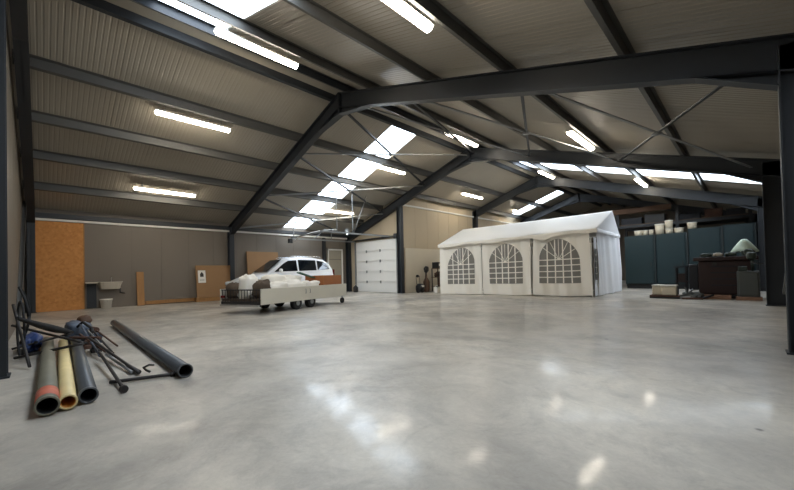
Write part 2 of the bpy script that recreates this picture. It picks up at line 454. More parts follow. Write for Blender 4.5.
# ------------------------------------------------------------------ roof cross bracing
def bar(mb, p, q, w=.06, t=.006):
    p, q = V(p), V(q); d = (q-p).normalized(); side = d.cross(V((0, 0, 1))).normalized(); up = side.cross(d).normalized()
    for a, b, c, e in ((-w/2, w/2, 0, t), (-w/2, -w/2+t, 0, w)):
        vs = [P+side*s_+up*u for P in (p, q) for u in (c, e) for s_ in (a, b)]
        mb.add(vs, [(0, 2, 3, 1), (4, 5, 7, 6), (0, 1, 5, 4), (2, 6, 7, 3), (0, 4, 6, 2), (1, 3, 7, 5)])
def cross(xa, xb, label):
    za, zb = rt(xa)-.24, rt(xb)-.24; ym = (Y1+Y2)/2
    t = thing('cross_brace', label, 'roof brace', ((xa+xb)/2, ym, (za+zb)/2-.03), 'roof cross braces of the second bay')
    for (p, q, dz) in (((xa, Y1+.03, za), (xb, Y2-.03, zb), 0), ((xa, Y2-.03, za), (xb, Y1+.03, zb), -.012)):
        m = MB(); bar(m, (p[0], p[1], p[2]+dz), (q[0], q[1], q[2]+dz)); m.build('brace_bar', steel if dz else galv, t)
    m = MB(); m.lathe(((xa+xb)/2, ym, (za+zb)/2-.03), [(.11, 0), (.11, .02)], 12); m.build('gusset', galv, t)
cross(.4, 3.3, 'thin steel cross brace low on the left roof slope, above the car')
cross(3.35, 6.2, 'thin steel cross brace halfway up the left roof slope beside the skylight')
cross(6.25, 8.7, 'thin steel cross brace on the left slope, just under the ridge')
cross(9.0, 11.4, 'thin steel cross brace on the right slope, just under the ridge')
cross(11.45, 14.3, 'thin steel cross brace halfway down the right roof slope')
cross(14.35, 17.3, 'thin steel cross brace low on the right slope, near the dark column')
m = MB(); bar(m, (.02, Y0+.15, .2), (.02, Y1-.15, 3.0)) if 0 else None
m = MB(); bar(m, (W-.06, Y1+.2, 3.3), (W-.06, Y2-.2, .3), .08)
tag(m.build('wall_brace', galv), 'diagonal steel brace on the dark right wall behind the near column', 'wall brace')
m = MB(); bar(m, (1.0, YG+.05, 3.6), (5.6, YG+.05, .15), .09)
tag(m.build('wall_brace', galv), 'diagonal pale steel brace on the near left end wall', 'wall brace')

# ------------------------------------------------------------------ fluorescent lamps
def lamp(X, ya, yb, label):
    z = rt(X)-.04
    t = thing('fluorescent_lamp', label, 'ceiling lamp', (X, (ya+yb)/2, z), 'fluorescent lamps under the roof')
    MB().box((X-.09, ya, z), (X+.09, yb, z+.035)).build('housing', white_metal, t, bevel=.006)
    prof = [(-.075, 0), (-.07, -.045), (-.04, -.075), (.04, -.075), (.07, -.045), (.075, 0)]
    MB().prism([(X+a, ya+.03, z+b) for a, b in prof], (0, yb-ya-.06, 0)).build('diffuser', lampm, t)
    for y in (ya+.25, yb-.25): MB().box((X-.008, y-.008, z+.03), (X+.008, y+.008, rt(X)+PH+.0)).build('hanger', galv, t)
lamp(6.3, -4.1, -2.2, 'bright fluorescent lamp high on the left slope of the nearest bay')
lamp(2.5, -4.0, -2.1, 'bright fluorescent lamp low on the left slope, above the sink')
lamp(9.66, -3.7, -1.85, 'bright fluorescent lamp beside the top left skylight')
lamp(13.8, -3.9, -1.95, 'bright fluorescent lamp cut off by the top edge of the picture')
lamp(6.45, 3.3, 5.2, 'fluorescent lamp touching the long left skylight near the ridge')
lamp(2.65, 3.4, 5.25, 'fluorescent lamp low beside the left skylight, above the car')
lamp(9.6, 4.1, 6.1, 'bright fluorescent lamp just under the ridge in the middle of the picture')
lamp(13.8, 4.0, 6.0, 'bright fluorescent lamp halfway down the right roof slope')
lamp(6.1, 10.2, 12.2, 'fluorescent lamp above the left end of the tent')
lamp(9.85, 11.5, 13.3, 'fluorescent lamp in front of the right skylight above the middle of the tent')
lamp(13.95, 11.4, 13.3, 'fluorescent lamp above the right end of the tent, near the timber beam')
lamp(5.7, 17.0, 18.1, 'small distant fluorescent lamp in front of the far skylight')

# ------------------------------------------------------------------ doors
D0, D1, DH = .74, 4.13, 2.88
d = struct(MB().box((D0-.05, Y2+.2, 0), (D1+.05, Y2+.24, DH+.08)).build('door_1', doorw))
nsec = 5; sh = DH/nsec
for k in range(nsec):
    m = MB(); z0, z1 = k*sh+.006, (k+1)*sh-.006
    m.box((D0, Y2+.13, z0), (D1, Y2+.2, z1)); m.box((D0+.0, Y2+.115, z0+.03), (D1, Y2+.13, z0+.05)); m.box((D0+.0, Y2+.115, z1-.05), (D1, Y2+.13, z1-.03))
    m.build('door_section', doorw, d, bevel=.004)
for k in range(1, nsec):
    for x in (D0+.95, D0+2.1):
        MB().box((x-.035, Y2+.085, k*sh-.07), (x+.035, Y2+.125, k*sh+.07)).build('hinge', galv, d)
for x in (D0-.04, D1+.04):
    MB().box((x-.04, Y2+.06, 0), (x+.04, Y2+.12, DH+.1)).build('side_track', galv, d)
MB().tube([(D0-.1, Y2+.05, DH+.1), (D1+.1, Y2+.05, DH+.1)], .05, 12).build('spring_shaft', iron, d)
MB().box((D1+.0, Y2-.12, DH-.05), (D1+.22, Y2+.05, DH+.22)).build('drive_unit', plastic_k, d, bevel=.02)
# pedestrian door in the left wall next to the door corner
d2 = struct(MB().box((.0, 5.45, 0), (.05, 6.35, 2.45)).build('door_2', cabm))
m = MB(); m.box((0, 5.37, 0), (.08, 5.45, 2.53)); m.box((0, 6.35, 0), (.08, 6.43, 2.53)); m.box((0, 5.37, 2.45), (.08, 6.43, 2.53)); m.build('door_frame', white_metal, d2)
MB().box((.05, 5.47, 1.9), (.06, 6.33, 1.94)).build('door_rail', wall_m, d2)
MB().tube([(.05, 5.55, 1.05), (.1, 5.55, 1.05), (.1, 5.67, 1.05)], .012, 8).build('door_handle', chrome, d2)
# horizontal door tracks hung from the roof
t = thing('door_track', 'pale steel door tracks hanging above the trailer, running to the white sectional door', 'door track', (2.4, 4.6, 2.88))
for x, y0 in ((D0-.02, 2.75), (D1+.0, 2.3)):
    m = MB(); m.box((x-.05, y0, 2.96), (x+.05, Y2+.05, 2.975)); m.box((x-.05, y0, 2.9), (x-.038, Y2+.05, 2.975)); m.box((x+.038, y0, 2.9), (x+.05, Y2+.05, 2.975)); m.build('rail', galv, t)
    for y in ((3.15, 4.05) if x > 2 else (2.9, 5.2)):
        m = MB(); m.box((x-.015, y-.015, 2.96), (x+.015, y+.015, rt(x)+.02)); m.build('hanger', galv, t)
    m = MB(); m.tube([(x, 4.1, 2.97), (x, 4.95, rt(x)+.1)], .018, 6); m.build('stay', galv, t)
m = MB(); m.box((D0-.1, 2.8, 2.977), (D1+.1, 2.86, 3.02)); m.build('cross_bar', galv, t)
m = MB(); m.tube([(D1, 3.1, 3.05), (D1-1.2, 3.0, 3.1), (D0+.5, 2.9, 2.98), (D0, 3.0, 2.86)], .035, 8); m.build('hose', white_metal, t)
MB().cbox((D0-.02, 2.7, 2.8), (.16, .2, .22)).build('end_bracket', plastic_k, t, bevel=.02)
tag(MB().box((.01, 5.03, 0), (.16, 5.22, 3.14)).build('downpipe', plastic_k, bevel=.03), 'slim black square duct standing on the left wall beside the grey door', 'duct')

# ------------------------------------------------------------------ along the left wall
o = MB().box((.005, -6.36, 0), (.06, -5.1, 3.12)).build('osb_panel', osb, bevel=.004)
tag(o, 'tall orange strand board panel covering the left end of the wall', 'board')
MBB = MB().box((.06, -5.13, 0), (.075, -5.1, 3.12)).build('edge_strip', wood, o)

t = thing('wash_basin', 'white basin with tap on a shelf fixed to the wall beside the strand board', 'sink', (.3, -4.5, .66))
m = MB()
prof = []
def basin(u, v):
    pass
m.prism([(.02, -4.78, .94), (.02, -4.0, .94), (.44, -4.06, .94), (.5, -4.2, .94), (.5, -4.6, .94), (.44, -4.72, .94)], (0, 0, .03))
m.prism([(.05, -4.72, .74), (.05, -4.06, .74), (.34, -4.12, .74), (.34, -4.66, .74)], (0, 0, .02))
vs = [(.02, -4.76, .94), (.02, -4.02, .94), (.42, -4.08, .94), (.48, -4.2, .94), (.48, -4.6, .94), (.42, -4.7, .94)]
vb = [(.04, -4.7, .7), (.04, -4.1, .7), (.3, -4.14, .7), (.34, -4.22, .7), (.34, -4.58, .7), (.3, -4.66, .7)]
m.add(vs+vb, [(i, (i+1) % 6, 6+(i+1) % 6, 6+i) for i in range(6)]+[(6, 7, 8, 9, 10, 11)])
m.build('basin', ceramic, t, bevel=.01)
MB().box((.01, -5.1, .93), (.45, -4.76, .97)).build('shelf', ceramic, t, bevel=.006)
MB().tube([(.06, -4.35, .97), (.06, -4.35, 1.12), (.12, -4.35, 1.17), (.2, -4.35, 1.13)], .014, 8).build('tap', chrome, t)
MB().tube([(.18, -4.1, .7), (.18, -4.1, .56), (.05, -3.95, .52)], .025, 8).build('drain_pipe', plastic_k, t)
MB().box((.01, -5.05, .02), (.03, -4.78, .92)).build('side_panel', steel, t)  # thin dark sheet on the wall, painting the shadow below the shelf

t = thing('bucket', 'pale round bucket on the floor under the wash basin', 'bucket', (.3, -4.53, 0))
MB().lathe((.3, -4.53, 0), [(.15, 0), (.18, .3), (.19, .3), (.19, .34), (.17, .34), (.14, .04)], 20).build('tub', plastic_w, t)
MB().tube([(.3+.19*math.cos(a), -4.53+.19*math.sin(a)*.3-.1*0, .3-.12*math.sin(a)) for a in [i*PI/8 for i in range(9)]], .004, 6).build('bucket_handle', galv, t)

t = tag(MB().prism([(.18, -3.58, 0), (.18, -3.34, 0), (.02, -3.34, 1.33), (.02, -3.58, 1.33)], (.05, 0, .0)).build('upright_plank', wood, bevel=.004), 'short wooden plank leaning upright against the wall right of the basin', 'plank')
t = tag(MB().prism([(.02, -3.3, .02), (.07, -3.3, .02), (.07, -3.3, .16), (.02, -3.3, .16)], (0, 3.0, .03)).build('long_plank', wood, bevel=.004), 'long narrow wooden plank lying on edge along the foot of the wall', 'plank')
t = thing('wooden_board', 'light brown wooden board with a white notice, leaning on the wall by the column', 'board', (.12, -.75, 0))
M0 = MB().prism([(.3, -1.5, .18), (.34, -1.5, .18), (.14, -1.5, 1.58), (.1, -1.5, 1.58)], (0, 1.45, 0)); M0.build('panel', board_w, t, bevel=.004)
def onb(y, z, off): return (.34-(z-.18)*.2/1.4+off, y, z)
m = MB(); m.add([onb(-1.42, .82, .012), onb(-1.12, .82, .012), onb(-1.12, 1.36, .012), onb(-1.42, 1.36, .012)], [(0, 1, 2, 3)]); m.build('notice', plastic_w, t)
m = MB(); m.add([onb(-1.34, 1.08, .016), onb(-1.2, 1.08, .016), onb(-1.2, 1.2, .016), onb(-1.27, 1.3, .016), onb(-1.34, 1.2, .016)], [(0, 1, 2, 3, 4)])
m.add([onb(-1.36, .93, .016), onb(-1.18, .93, .016), onb(-1.18, .95, .016), onb(-1.36, .95, .016)], [(0, 1, 2, 3)]); m.build('emblem', ink, t)
M0 = MB(); M0.box((.1, -1.55, 0), (.4, 0.0, .17)); M0.build('base_timber', wood, t, bevel=.005)
tag(MB().prism([(.35, .72, 0), (.41, .72, 0), (.12, .72, 2.25), (.06, .72, 2.25)], (0, 1.6, 0)).build('tall_board', board_w, bevel=.004), 'tall light brown board leaning on the wall behind the car', 'board')

# ------------------------------------------------------------------ car
def make_car():
    t = thing('car', 'white estate car parked behind the loaded trailer', 'car', (2.15, 1.55, 0))
    M = frame((2.2, -.75, 0), (0, 1)) @ Matrix.Diagonal((.97, 1, 1.13, 1))      # x = length from nose, y = width (-X side is +y)
    L = 4.75; hw = .9
    def lerp(tab, x):
        for (a, b), (c, e) in zip(tab, tab[1:]):
            if x <= c: 
                k = (x-a)/(c-a); k = k*k*(3-2*k) if 0 else k
                return b+(e-b)*k
        return tab[-1][1]
    wid = [(0, .62), (.12, .74), (.45, .86), (1.2, .9), (3.6, .9), (4.4, .84), (4.68, .76), (4.75, .68)]
    top = [(0, .62), (.08, .74), (.4, .86), (1.25, 1.02), (2.5, 1.06), (4.2, 1.1), (4.6, 1.08), (4.75, .9)]
    bot = [(0, .32), (.3, .22), (4.4, .24), (4.75, .36)]
    st = [0, .04, .12, .25, .45, .7, 1., 1.25, 1.6, 2., 2.5, 3., 3.5, 3.9, 4.2, 4.45, 4.6, 4.7, 4.75]
    m = MB(M); rings = []
    for x in st:
        w, zt, zb = lerp(wid, x), lerp(top, x), lerp(bot, x)
        pr = [(0, zb), (w*.85, zb), (w*.97, zb+.12), (w, (zb+zt)*.5), (w*.97, zt-.14), (w*.88, zt-.03), (w*.5, zt+.02), (0, zt+.035)]
        ring = [(x, y, z) for y, z in pr]+[(x, -y, z) for y, z in pr[-2:0:-1]]
        rings.append(ring)
    n = len(rings[0]); vs = [p for r in rings for p in r]
    fs = [(i*n+k, i*n+(k+1) % n, (i+1)*n+(k+1) % n, (i+1)*n+k) for i in range(len(rings)-1) for k in range(n)]
    fs += [tuple(range(n))[::-1], tuple((len(rings)-1)*n+k for k in range(n))]
    m.add(vs, fs, True); m.build('body', car_white, t)
    # greenhouse
    m = MB(M); rings = []
    gt = [(1.15, 1.0), (1.95, 1.5), (2.3, 1.6), (2.9, 1.66), (3.6, 1.65), (4.15, 1.58), (4.42, 1.44), (4.66, 1.06)]
    for x, z in gt:
        k = (z-1.)/.66
        w0 = lerp(wid, x)*.93; w1 = w0-(.24*k)
        pr = [(w0, .98), (w0-.2*k*.8, .98+(z-.98)*.85), (w1-.06, z-.02), (w1*.5, z+.01), (0, z+.02)]
        rings.append([(x, y, zz) for y, zz in pr]+[(x, -y, zz) for y, zz in pr[-2::-1]])
    n = len(rings[0]); vs = [p for r in rings for p in r]
    fs = [(i*n+k, i*n+k+1, (i+1)*n+k+1, (i+1)*n+k) for i in range(len(rings)-1) for k in range(n-1)]
    m.add(vs, fs, True); m.build('cabin', car_white, t)
    # side windows, proud of the cabin by a few mm
    def side_y(x, z):
        zt = lerp(gt, x); k = (zt-1.)/.66; w0 = lerp(wid, x)*.93
        f = min(1, (z-.98)/max(.05, (zt-.98)*.85))
        return w0-.16*k*f+.012
    for sgn in (-1, 1):
        for poly in ([(1.5, 1.08), (2.62, 1.1), (2.62, 1.52), (2.2, 1.5), (1.95, 1.38)], [(2.7, 1.1), (3.62, 1.12), (3.62, 1.52), (2.7, 1.54)], [(3.7, 1.13), (4.4, 1.16), (4.22, 1.4), (4.05, 1.48), (3.7, 1.51)]):
            m = MB(M); cx = sum(p[0] for p in poly)/len(poly); cz = sum(p[1] for p in poly)/len(poly)
            pts = [(x, sgn*side_y(x, z), z) for x, z in poly]+[(cx, sgn*(side_y(cx, cz)+.004), cz)]
            k = len(poly); m.add(pts, [(i, (i+1) % k, k) for i in range(k)]); m.build('side_window', car_glass, t)
    m = MB(M); m.add([(1.22, -.68, 1.09), (1.22, .68, 1.09), (1.98, .54, 1.56), (1.98, -.54, 1.56)], [(0, 1, 2, 3)]); m.build('windscreen', car_glass, t)
    m = MB(M); m.add([(4.68, -.6, 1.12), (4.68, .6, 1.12), (4.5, .5, 1.42), (4.5, -.5, 1.42)], [(0, 1, 2, 3)]); m.build('rear_window', car_glass, t)
    for x in (.88, 3.75):
        for y in (-.86, .86):
            m = MB(M); s = 1 if y > 0 else -1
            m.tube([(x, y-s*.2, .33), (x, y-s*.02, .33), (x, y+s*.02, .33), (x, y+s*.04, .33)], [.32, .33, .32, .27], 24)
            w = m.build('wheel', rubber, t)
            m = MB(M); m.tube([(x, y+s*.03, .33), (x, y+s*.05, .33)], [.2, .19], 14); m.build('hub_cap', chrome, w)
    for y in (-.6, .6):
        m = MB(M); m.blob((.12, y, .68), (.3, .34, .16), 1, .8, 0); m.build('headlight', lens, t)
        m = MB(M); m.cbox((4.66, y*1.15, 1.0), (.1, .1, .3)); m.build('tail_light', redlamp, t, bevel=.03)
    m = MB(M); m.cbox((.01, 0, .52), (.08, 1.0, .18)); m.build('grille', plastic_k, t, bevel=.02)
    m = MB(M); m.cbox((.02, 0, .34), (.14, 1.3, .12)); m.build('bumper', plastic_k, t, bevel=.03)
    for y in (-.98, .98):
        m = MB(M); m.blob((1.72, y, 1.12), (.14, .2, .15), 2, .8, 0); m.build('wing_mirror', car_white, t)
    for y in (-.6, .6):
        m = MB(M); m.tube([(2.3, y, 1.62), (2.4, y, 1.68), (3.9, y, 1.68), (4., y, 1.62)], .014, 6); m.build('roof_rail', chrome, t)
make_car()

# ------------------------------------------------------------------ flatbed trailer and its load
TM = frame((7.9, -2.05, 0), (-.32, .947))      # x along the visible side, y towards the wall
TL, TW = 4.0, 1.65
t = thing('flatbed_trailer', 'low flatbed trailer with long cream side board, loaded with white sacks', 'trailer', (6.6, -.3, 0))
MB(TM).box((0, 0, .27), (TL, .04, .7)).build('side_board', trailer_side, t, bevel=.008)
MB(TM).box((0, TW-.04, .27), (TL, TW, .7)).build('side_board', trailer_side, t, bevel=.008)
MB(TM).box((TL-.04, .045, .27), (TL, TW-.045, .7)).build('end_board', trailer_side, t, bevel=.008)
MB(TM).box((.04, .04, .36), (TL-.04, TW-.04, .42)).build('deck', deck_wood, t)
m = MB(TM)
m.box((.0, .05, .27), (.04, TW-.05, .35)); m.box((0, .05, .66), (.03, TW-.05, .69))
for k in range(14): m.box((.0, .08+k*.112, .35), (.012, .095+k*.112, .66))
m.build('mesh_gate', iron, t)
m = MB(TM); m.box((.1, .3, .24), (TL-.1, .38, .36)); m.box((.1, TW-.38, .24), (TL-.1, TW-.3, .36)); m.box((.3, .1, .26), (.38, TW-.1, .35)); m.box((2.6, .1, .26), (2.68, TW-.1, .35)); m.build('chassis', iron, t)
for x in (1.5, 2.15):
    for y in (.16, TW-.16):
        w = MB(TM).tube([(x, y-.08, .2), (x, y-.06, .2), (x, y+.06, .2), (x, y+.08, .2)], [.17, .2, .2, .17], 20).build('wheel', rubber, t)
        MB(TM).tube([(x, y-.085, .2), (x, y+.085, .2)], .08, 12).build('wheel_hub', galv, w)
m = MB(TM); m.tube([(TL-.15, .1, .34), (TL-.15, .1, .12)], .02, 8); m.build('jockey_leg', galv, t)
m = MB(TM); m.tube([(TL-.15, .07, .1), (TL-.15, .13, .1)], .1, 16); m.build('jockey_wheel', rubber, t)
for x in (1.75, 1.95):
    MB(TM).tube([(x, -.01, .62), (x, -.03, .6), (x, -.03, .5), (x, -.01, .48)], .008, 6).build('latch', galv, t)
MB(TM).box((-.03, TW-.22, .44), (0, TW-.06, .52)).build('tail_lamp', redlamp, t, bevel=.01)
m = MB(TM); m.box((-.05, .06, .22), (-.01, TW-.06, .27)); m.build('rear_bar', chrome, t)

def sack(c, d, seed, label, m_=sackm, rz=0, name='white_sack', e=.6):
    c2 = TM @ V((c[0], c[1], 0)); rz2 = rz+math.atan2(.947, -.32)
    return tag(MB().blob((c2.x, c2.y, c[2]), d, seed, e, .16, rz2).build(name, m_), label, 'sack', 'sacks heaped on the trailer')
zt = .42
sack((.85, .42, zt+.22), (.8, .55, .44), 1, 'white sack at the left front of the load, over the cream board')
sack((1.6, .42, zt+.24), (.85, .5, .48), 2, 'white sack in the middle of the front row of the load')
sack((2.4, .45, zt+.2), (.8, .55, .42), 3, 'white sack right of the middle in the front row, beside the carton')
sack((1.2, .75, zt+.5), (.75, .5, .36), 4, 'white sack lying on top of the heap at its left')
sack((1.95, .85, zt+.46), (.8, .5, .34), 5, 'white sack lying on top of the heap in front of the car doors')
sack((1.1, 1.3, zt+.28), (.8, .55, .52), 6, 'grey sack behind the heap at the left', sackg, name='grey_sack')
sack((2.1, 1.3, zt+.28), (.9, .55, .52), 7, 'grey sack behind the heap, nearest the car door', sackg, name='grey_sack')
sack((.3, .82, zt+.32), (.5, .4, .68), 8, 'upright pale sack standing at the open left end of the trailer', sackm, name='upright_sack', e=.4)
sack((.3, 1.32, zt+.22), (.5, .42, .46), 10, 'brown sack at the far left corner of the trailer', deck_wood, name='brown_sack', e=.6)
sack((.35, .33, zt+.25), (.46, .4, .5), 11, 'brown sack at the near left corner, beside the upright pale sack', deck_wood, name='brown_sack', e=.6)
c = TM @ V((3.3, .5, 0))
t2 = thing('cardboard_box', 'orange-brown cardboard box at the right end of the trailer load', 'box', (c.x, c.y, zt))
MB(TM).box((2.85, .15, zt), (3.9, .95, zt+.6)).build('carton', carton, t2, bevel=.008)
MB(TM).box((2.85, .5, zt+.6), (3.9, .56, zt+.604)).build('tape', board_w, t2)
m = MB(TM); m.add([(2.1, .5, 1.14), (2.1, .66, 1.14), (2.85, .66, .95), (2.85, .5, .95)], [(0, 1, 2, 3)])
tag(m.build('green_sheet', greenp, thick=.03), 'dark green strip lying slanted across the top of the sacks', 'sheet')

# ------------------------------------------------------------------ big pipes on the floor
def pipe(p, q, ro, m_, mi, label, band=None, wall_t=.009):
    p, q = V(p), V(q); d_ = (q-p).normalized()
    t = thing('drain_pipe', label, 'pipe', ((p.x+q.x)/2, (p.y+q.y)/2, 0), 'large pipes on the floor')
    m = MB(); m.hollow(p, q, ro, ro-wall_t, 32); m.build('barrel', m_, t)
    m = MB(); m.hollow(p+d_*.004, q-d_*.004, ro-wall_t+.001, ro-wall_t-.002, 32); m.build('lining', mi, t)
    if band:
        m = MB(); m.hollow(p+d_*band[0], p+d_*band[1], ro+.003, ro-.002, 32); m.build('colour_band', band[2], t)
    m = MB(); m.hollow(p+d_*.0, p+d_*.03, ro+.004, ro-.002, 32); m.build('rim', m_, t)
pipe((13.3, -6.165, .085), (9.0, -6.13, .075), .07, pipe_dark, pipe_in, 'thick greenish grey pipe with a red band near its mouth, leftmost', (.12, .42, redband))
pipe((13.25, -6.045, .07), (9.4, -5.96, .07), .056, pipe_cream, pipe_in2, 'cream yellow pipe lying between two dark pipes')
pipe((13.18, -5.915, .075), (9.0, -5.8, .075), .063, pipe_grey, pipe_in, 'dark grey pipe lying right beside the cream pipe')
pipe((12.95, -5.13, .075), (7.0, -5.05, .075), .068, pipe_grey, pipe_in, 'long dark grey pipe lying alone, right of the scrap pile', wall_t=.008)

# ------------------------------------------------------------------ scrap pile
def rod(a, b, r, m_, label, cat='rod', name='steel_rod', seg=8, bend=0, cap=None, rr=None):
    a, b = V(a), V(b)
    pts = [a.lerp(b, i/6)+V((0, 0, -bend*math.sin(PI*i/6))) for i in range(7)]
    t = None
    o = MB().tube(pts, rr or r, seg).build(name, m_)
    tag(o, label, cat, 'scrap rods and bars')
    if cap:
        d_ = (b-a).normalized()
        m = MB(); m.tube([b-d_*.03, b+d_*.01], cap, 10)
        me = m.build('end_cap', iron, o)
    return o
# thick flattened bar leaning from the post down over the pipes
rod((11.0, -6.4, .62), (9.45, -5.85, .22), .03, rubber, 'thick tapered black tube leaning over the pipes to the scrap heap', 'tube', 'black_tube', 10, .02, rr=[.018, .03, .042, .05, .05, .04, .02])
rod((9.6, -6.5, .42), (10.35, -5.73, .13), .018, iron, 'long dark rod crossing over all three pipes')
rod((10.38, -6.45, .06), (10.8, -5.8, .2), .018, iron, 'dark rod rising from the floor by the gable post across the pipes')
rod((9.75, -6.5, .1), (9.65, -5.85, .23), .015, iron, 'thin dark rod lying behind the crossing rods')
rod((10.3, -6.46, .75), (11.05, -6.3, .03), .016, iron, 'steep dark rod standing beside the gable post')
rod((9.23, -5.55, .2), (10.27, -5.38, .03), .013, rust, 'thin rusty rod pointing from the heap at the long grey pipe')
rod((10.4, -5.72, .22), (12.45, -5.45, .03), .016, iron, 'long dark bar slanting from the heap towards the hook')
rod((11.3, -5.68, .13), (13.05, -5.66, .035), .016, iron, 'dark bar with a round end cap pointing at the camera', cap=.035)
rod((12.62, -5.72, .025), (12.78, -5.2, .025), .018, iron, 'dark bar lying flat on the floor against the long pipe', cap=.026)
rod((11.1, -5.6, .06), (12.35, -5.5, .03), .014, galv, 'grey rod lying under the slanting bar')
rod((10.1, -5.8, .25), (10.8, -5.57, .05), .014, rust, 'short rusty rod on the front of the heap')
rod((9.9, -5.7, .28), (11.5, -5.55, .04), .012, galv, 'pale grey rod sloping from the top of the heap')
rod((9.6, -5.62, .24), (10.9, -5.5, .03), .013, iron, 'dark rod along the right side of the heap')
rod((9.4, -5.75, .32), (11.1, -5.66, .05), .015, bluegrey, 'blue grey tube slanting down the middle of the heap')
rod((10.0, -5.9, .2), (10.5, -5.6, .21), .022, rust, 'short rusty bar lying across the heap')
rod((8.9, -6.3, .05), (10.1, -6.25, .2), .02, iron, 'dark bar lying left of the pipes behind the gable post')
rod((11.9, -5.48, .03), (12.4, -5.44, .03), .02, iron, 'short black stub bar beside the hook')
m = MB(); m.tube([(12.5, -5.36, .03), (12.48, -5.39, .05), (12.5, -5.42, .09), (12.56, -5.38, .12), (12.5, -5.33, .1)], .012, 8)
tag(m.build('iron_hook', iron), 'small black bent hook on the floor by the long pipe', 'hook')
m = MB()
pts = [(9.5+.35*math.cos(a), -6.38+.05*math.cos(2*a), .55+.42*math.sin(a)) for a in [i*2*PI/26 for i in range(27)]]
tag(MB().tube(pts, .016, 8).build('rubber_hose', rubber), 'black rubber hose loop standing against the near end wall', 'hose')
pts = [(10.1+.22*math.cos(a), -6.4+.04*math.cos(a), .4+.38*math.sin(a)) for a in [i*2*PI/22 for i in range(23)]]
tag(MB().tube(pts, .014, 8).build('rubber_hose', rubber), 'smaller black hose loop in front of the larger loop by the post', 'hose')
tag(MB().blob((9.4, -6.3, .12), (.7, .22, .22), 5, .8, .3).build('blue_tarp', blue), 'crumpled blue plastic sheet left of the pipes', 'sheet')
t = thing('scrap_motor', 'small blue-grey machine with a brown cap on top of the scrap heap', 'machine', (8.9, -5.72, 0))
MB().blob((8.95, -5.75, .17), (.5, .34, .32), 3, .6, .14).build('casing', bluegrey, t)
MB().blob((8.7, -5.66, .34), (.26, .2, .18), 4, .9, .1).build('cap', brown_cap, t)
MB().tube([(9.1, -5.8, .24), (9.35, -5.72, .36), (9.6, -5.62, .26), (9.8, -5.66, .12)], .02, 8).build('cable', rubber, t)
MB().tube([(9.0, -5.62, .2), (9.3, -5.55, .2)], .05, 12).build('shaft', rust, t)
for i, (x, y, z, sx, sy, sz, mm, lb) in enumerate([
    (9.9, -5.7, .0, .26, .14, .12, rust, 'small rusty casting in the middle of the scrap heap'),
    (10.35, -5.64, .0, .24, .12, .1, iron, 'dark flat casting at the front of the scrap heap'),
    (9.4, -5.55, .0, .2, .12, .16, bluegrey, 'blue grey metal lump right of the capped machine')]):
    m = MB(); m.box((x-sx/2, y-sy/2, z), (x+sx/2, y+sy/2, z+sz*.5)); m.tube([(x-sx/3, y, z+sz*.6), (x+sx/3, y, z+sz*.6)], sz*.45, 10)
    tag(m.build('scrap_casting', mm, bevel=.008), lb, 'scrap metal', 'scrap lumps')

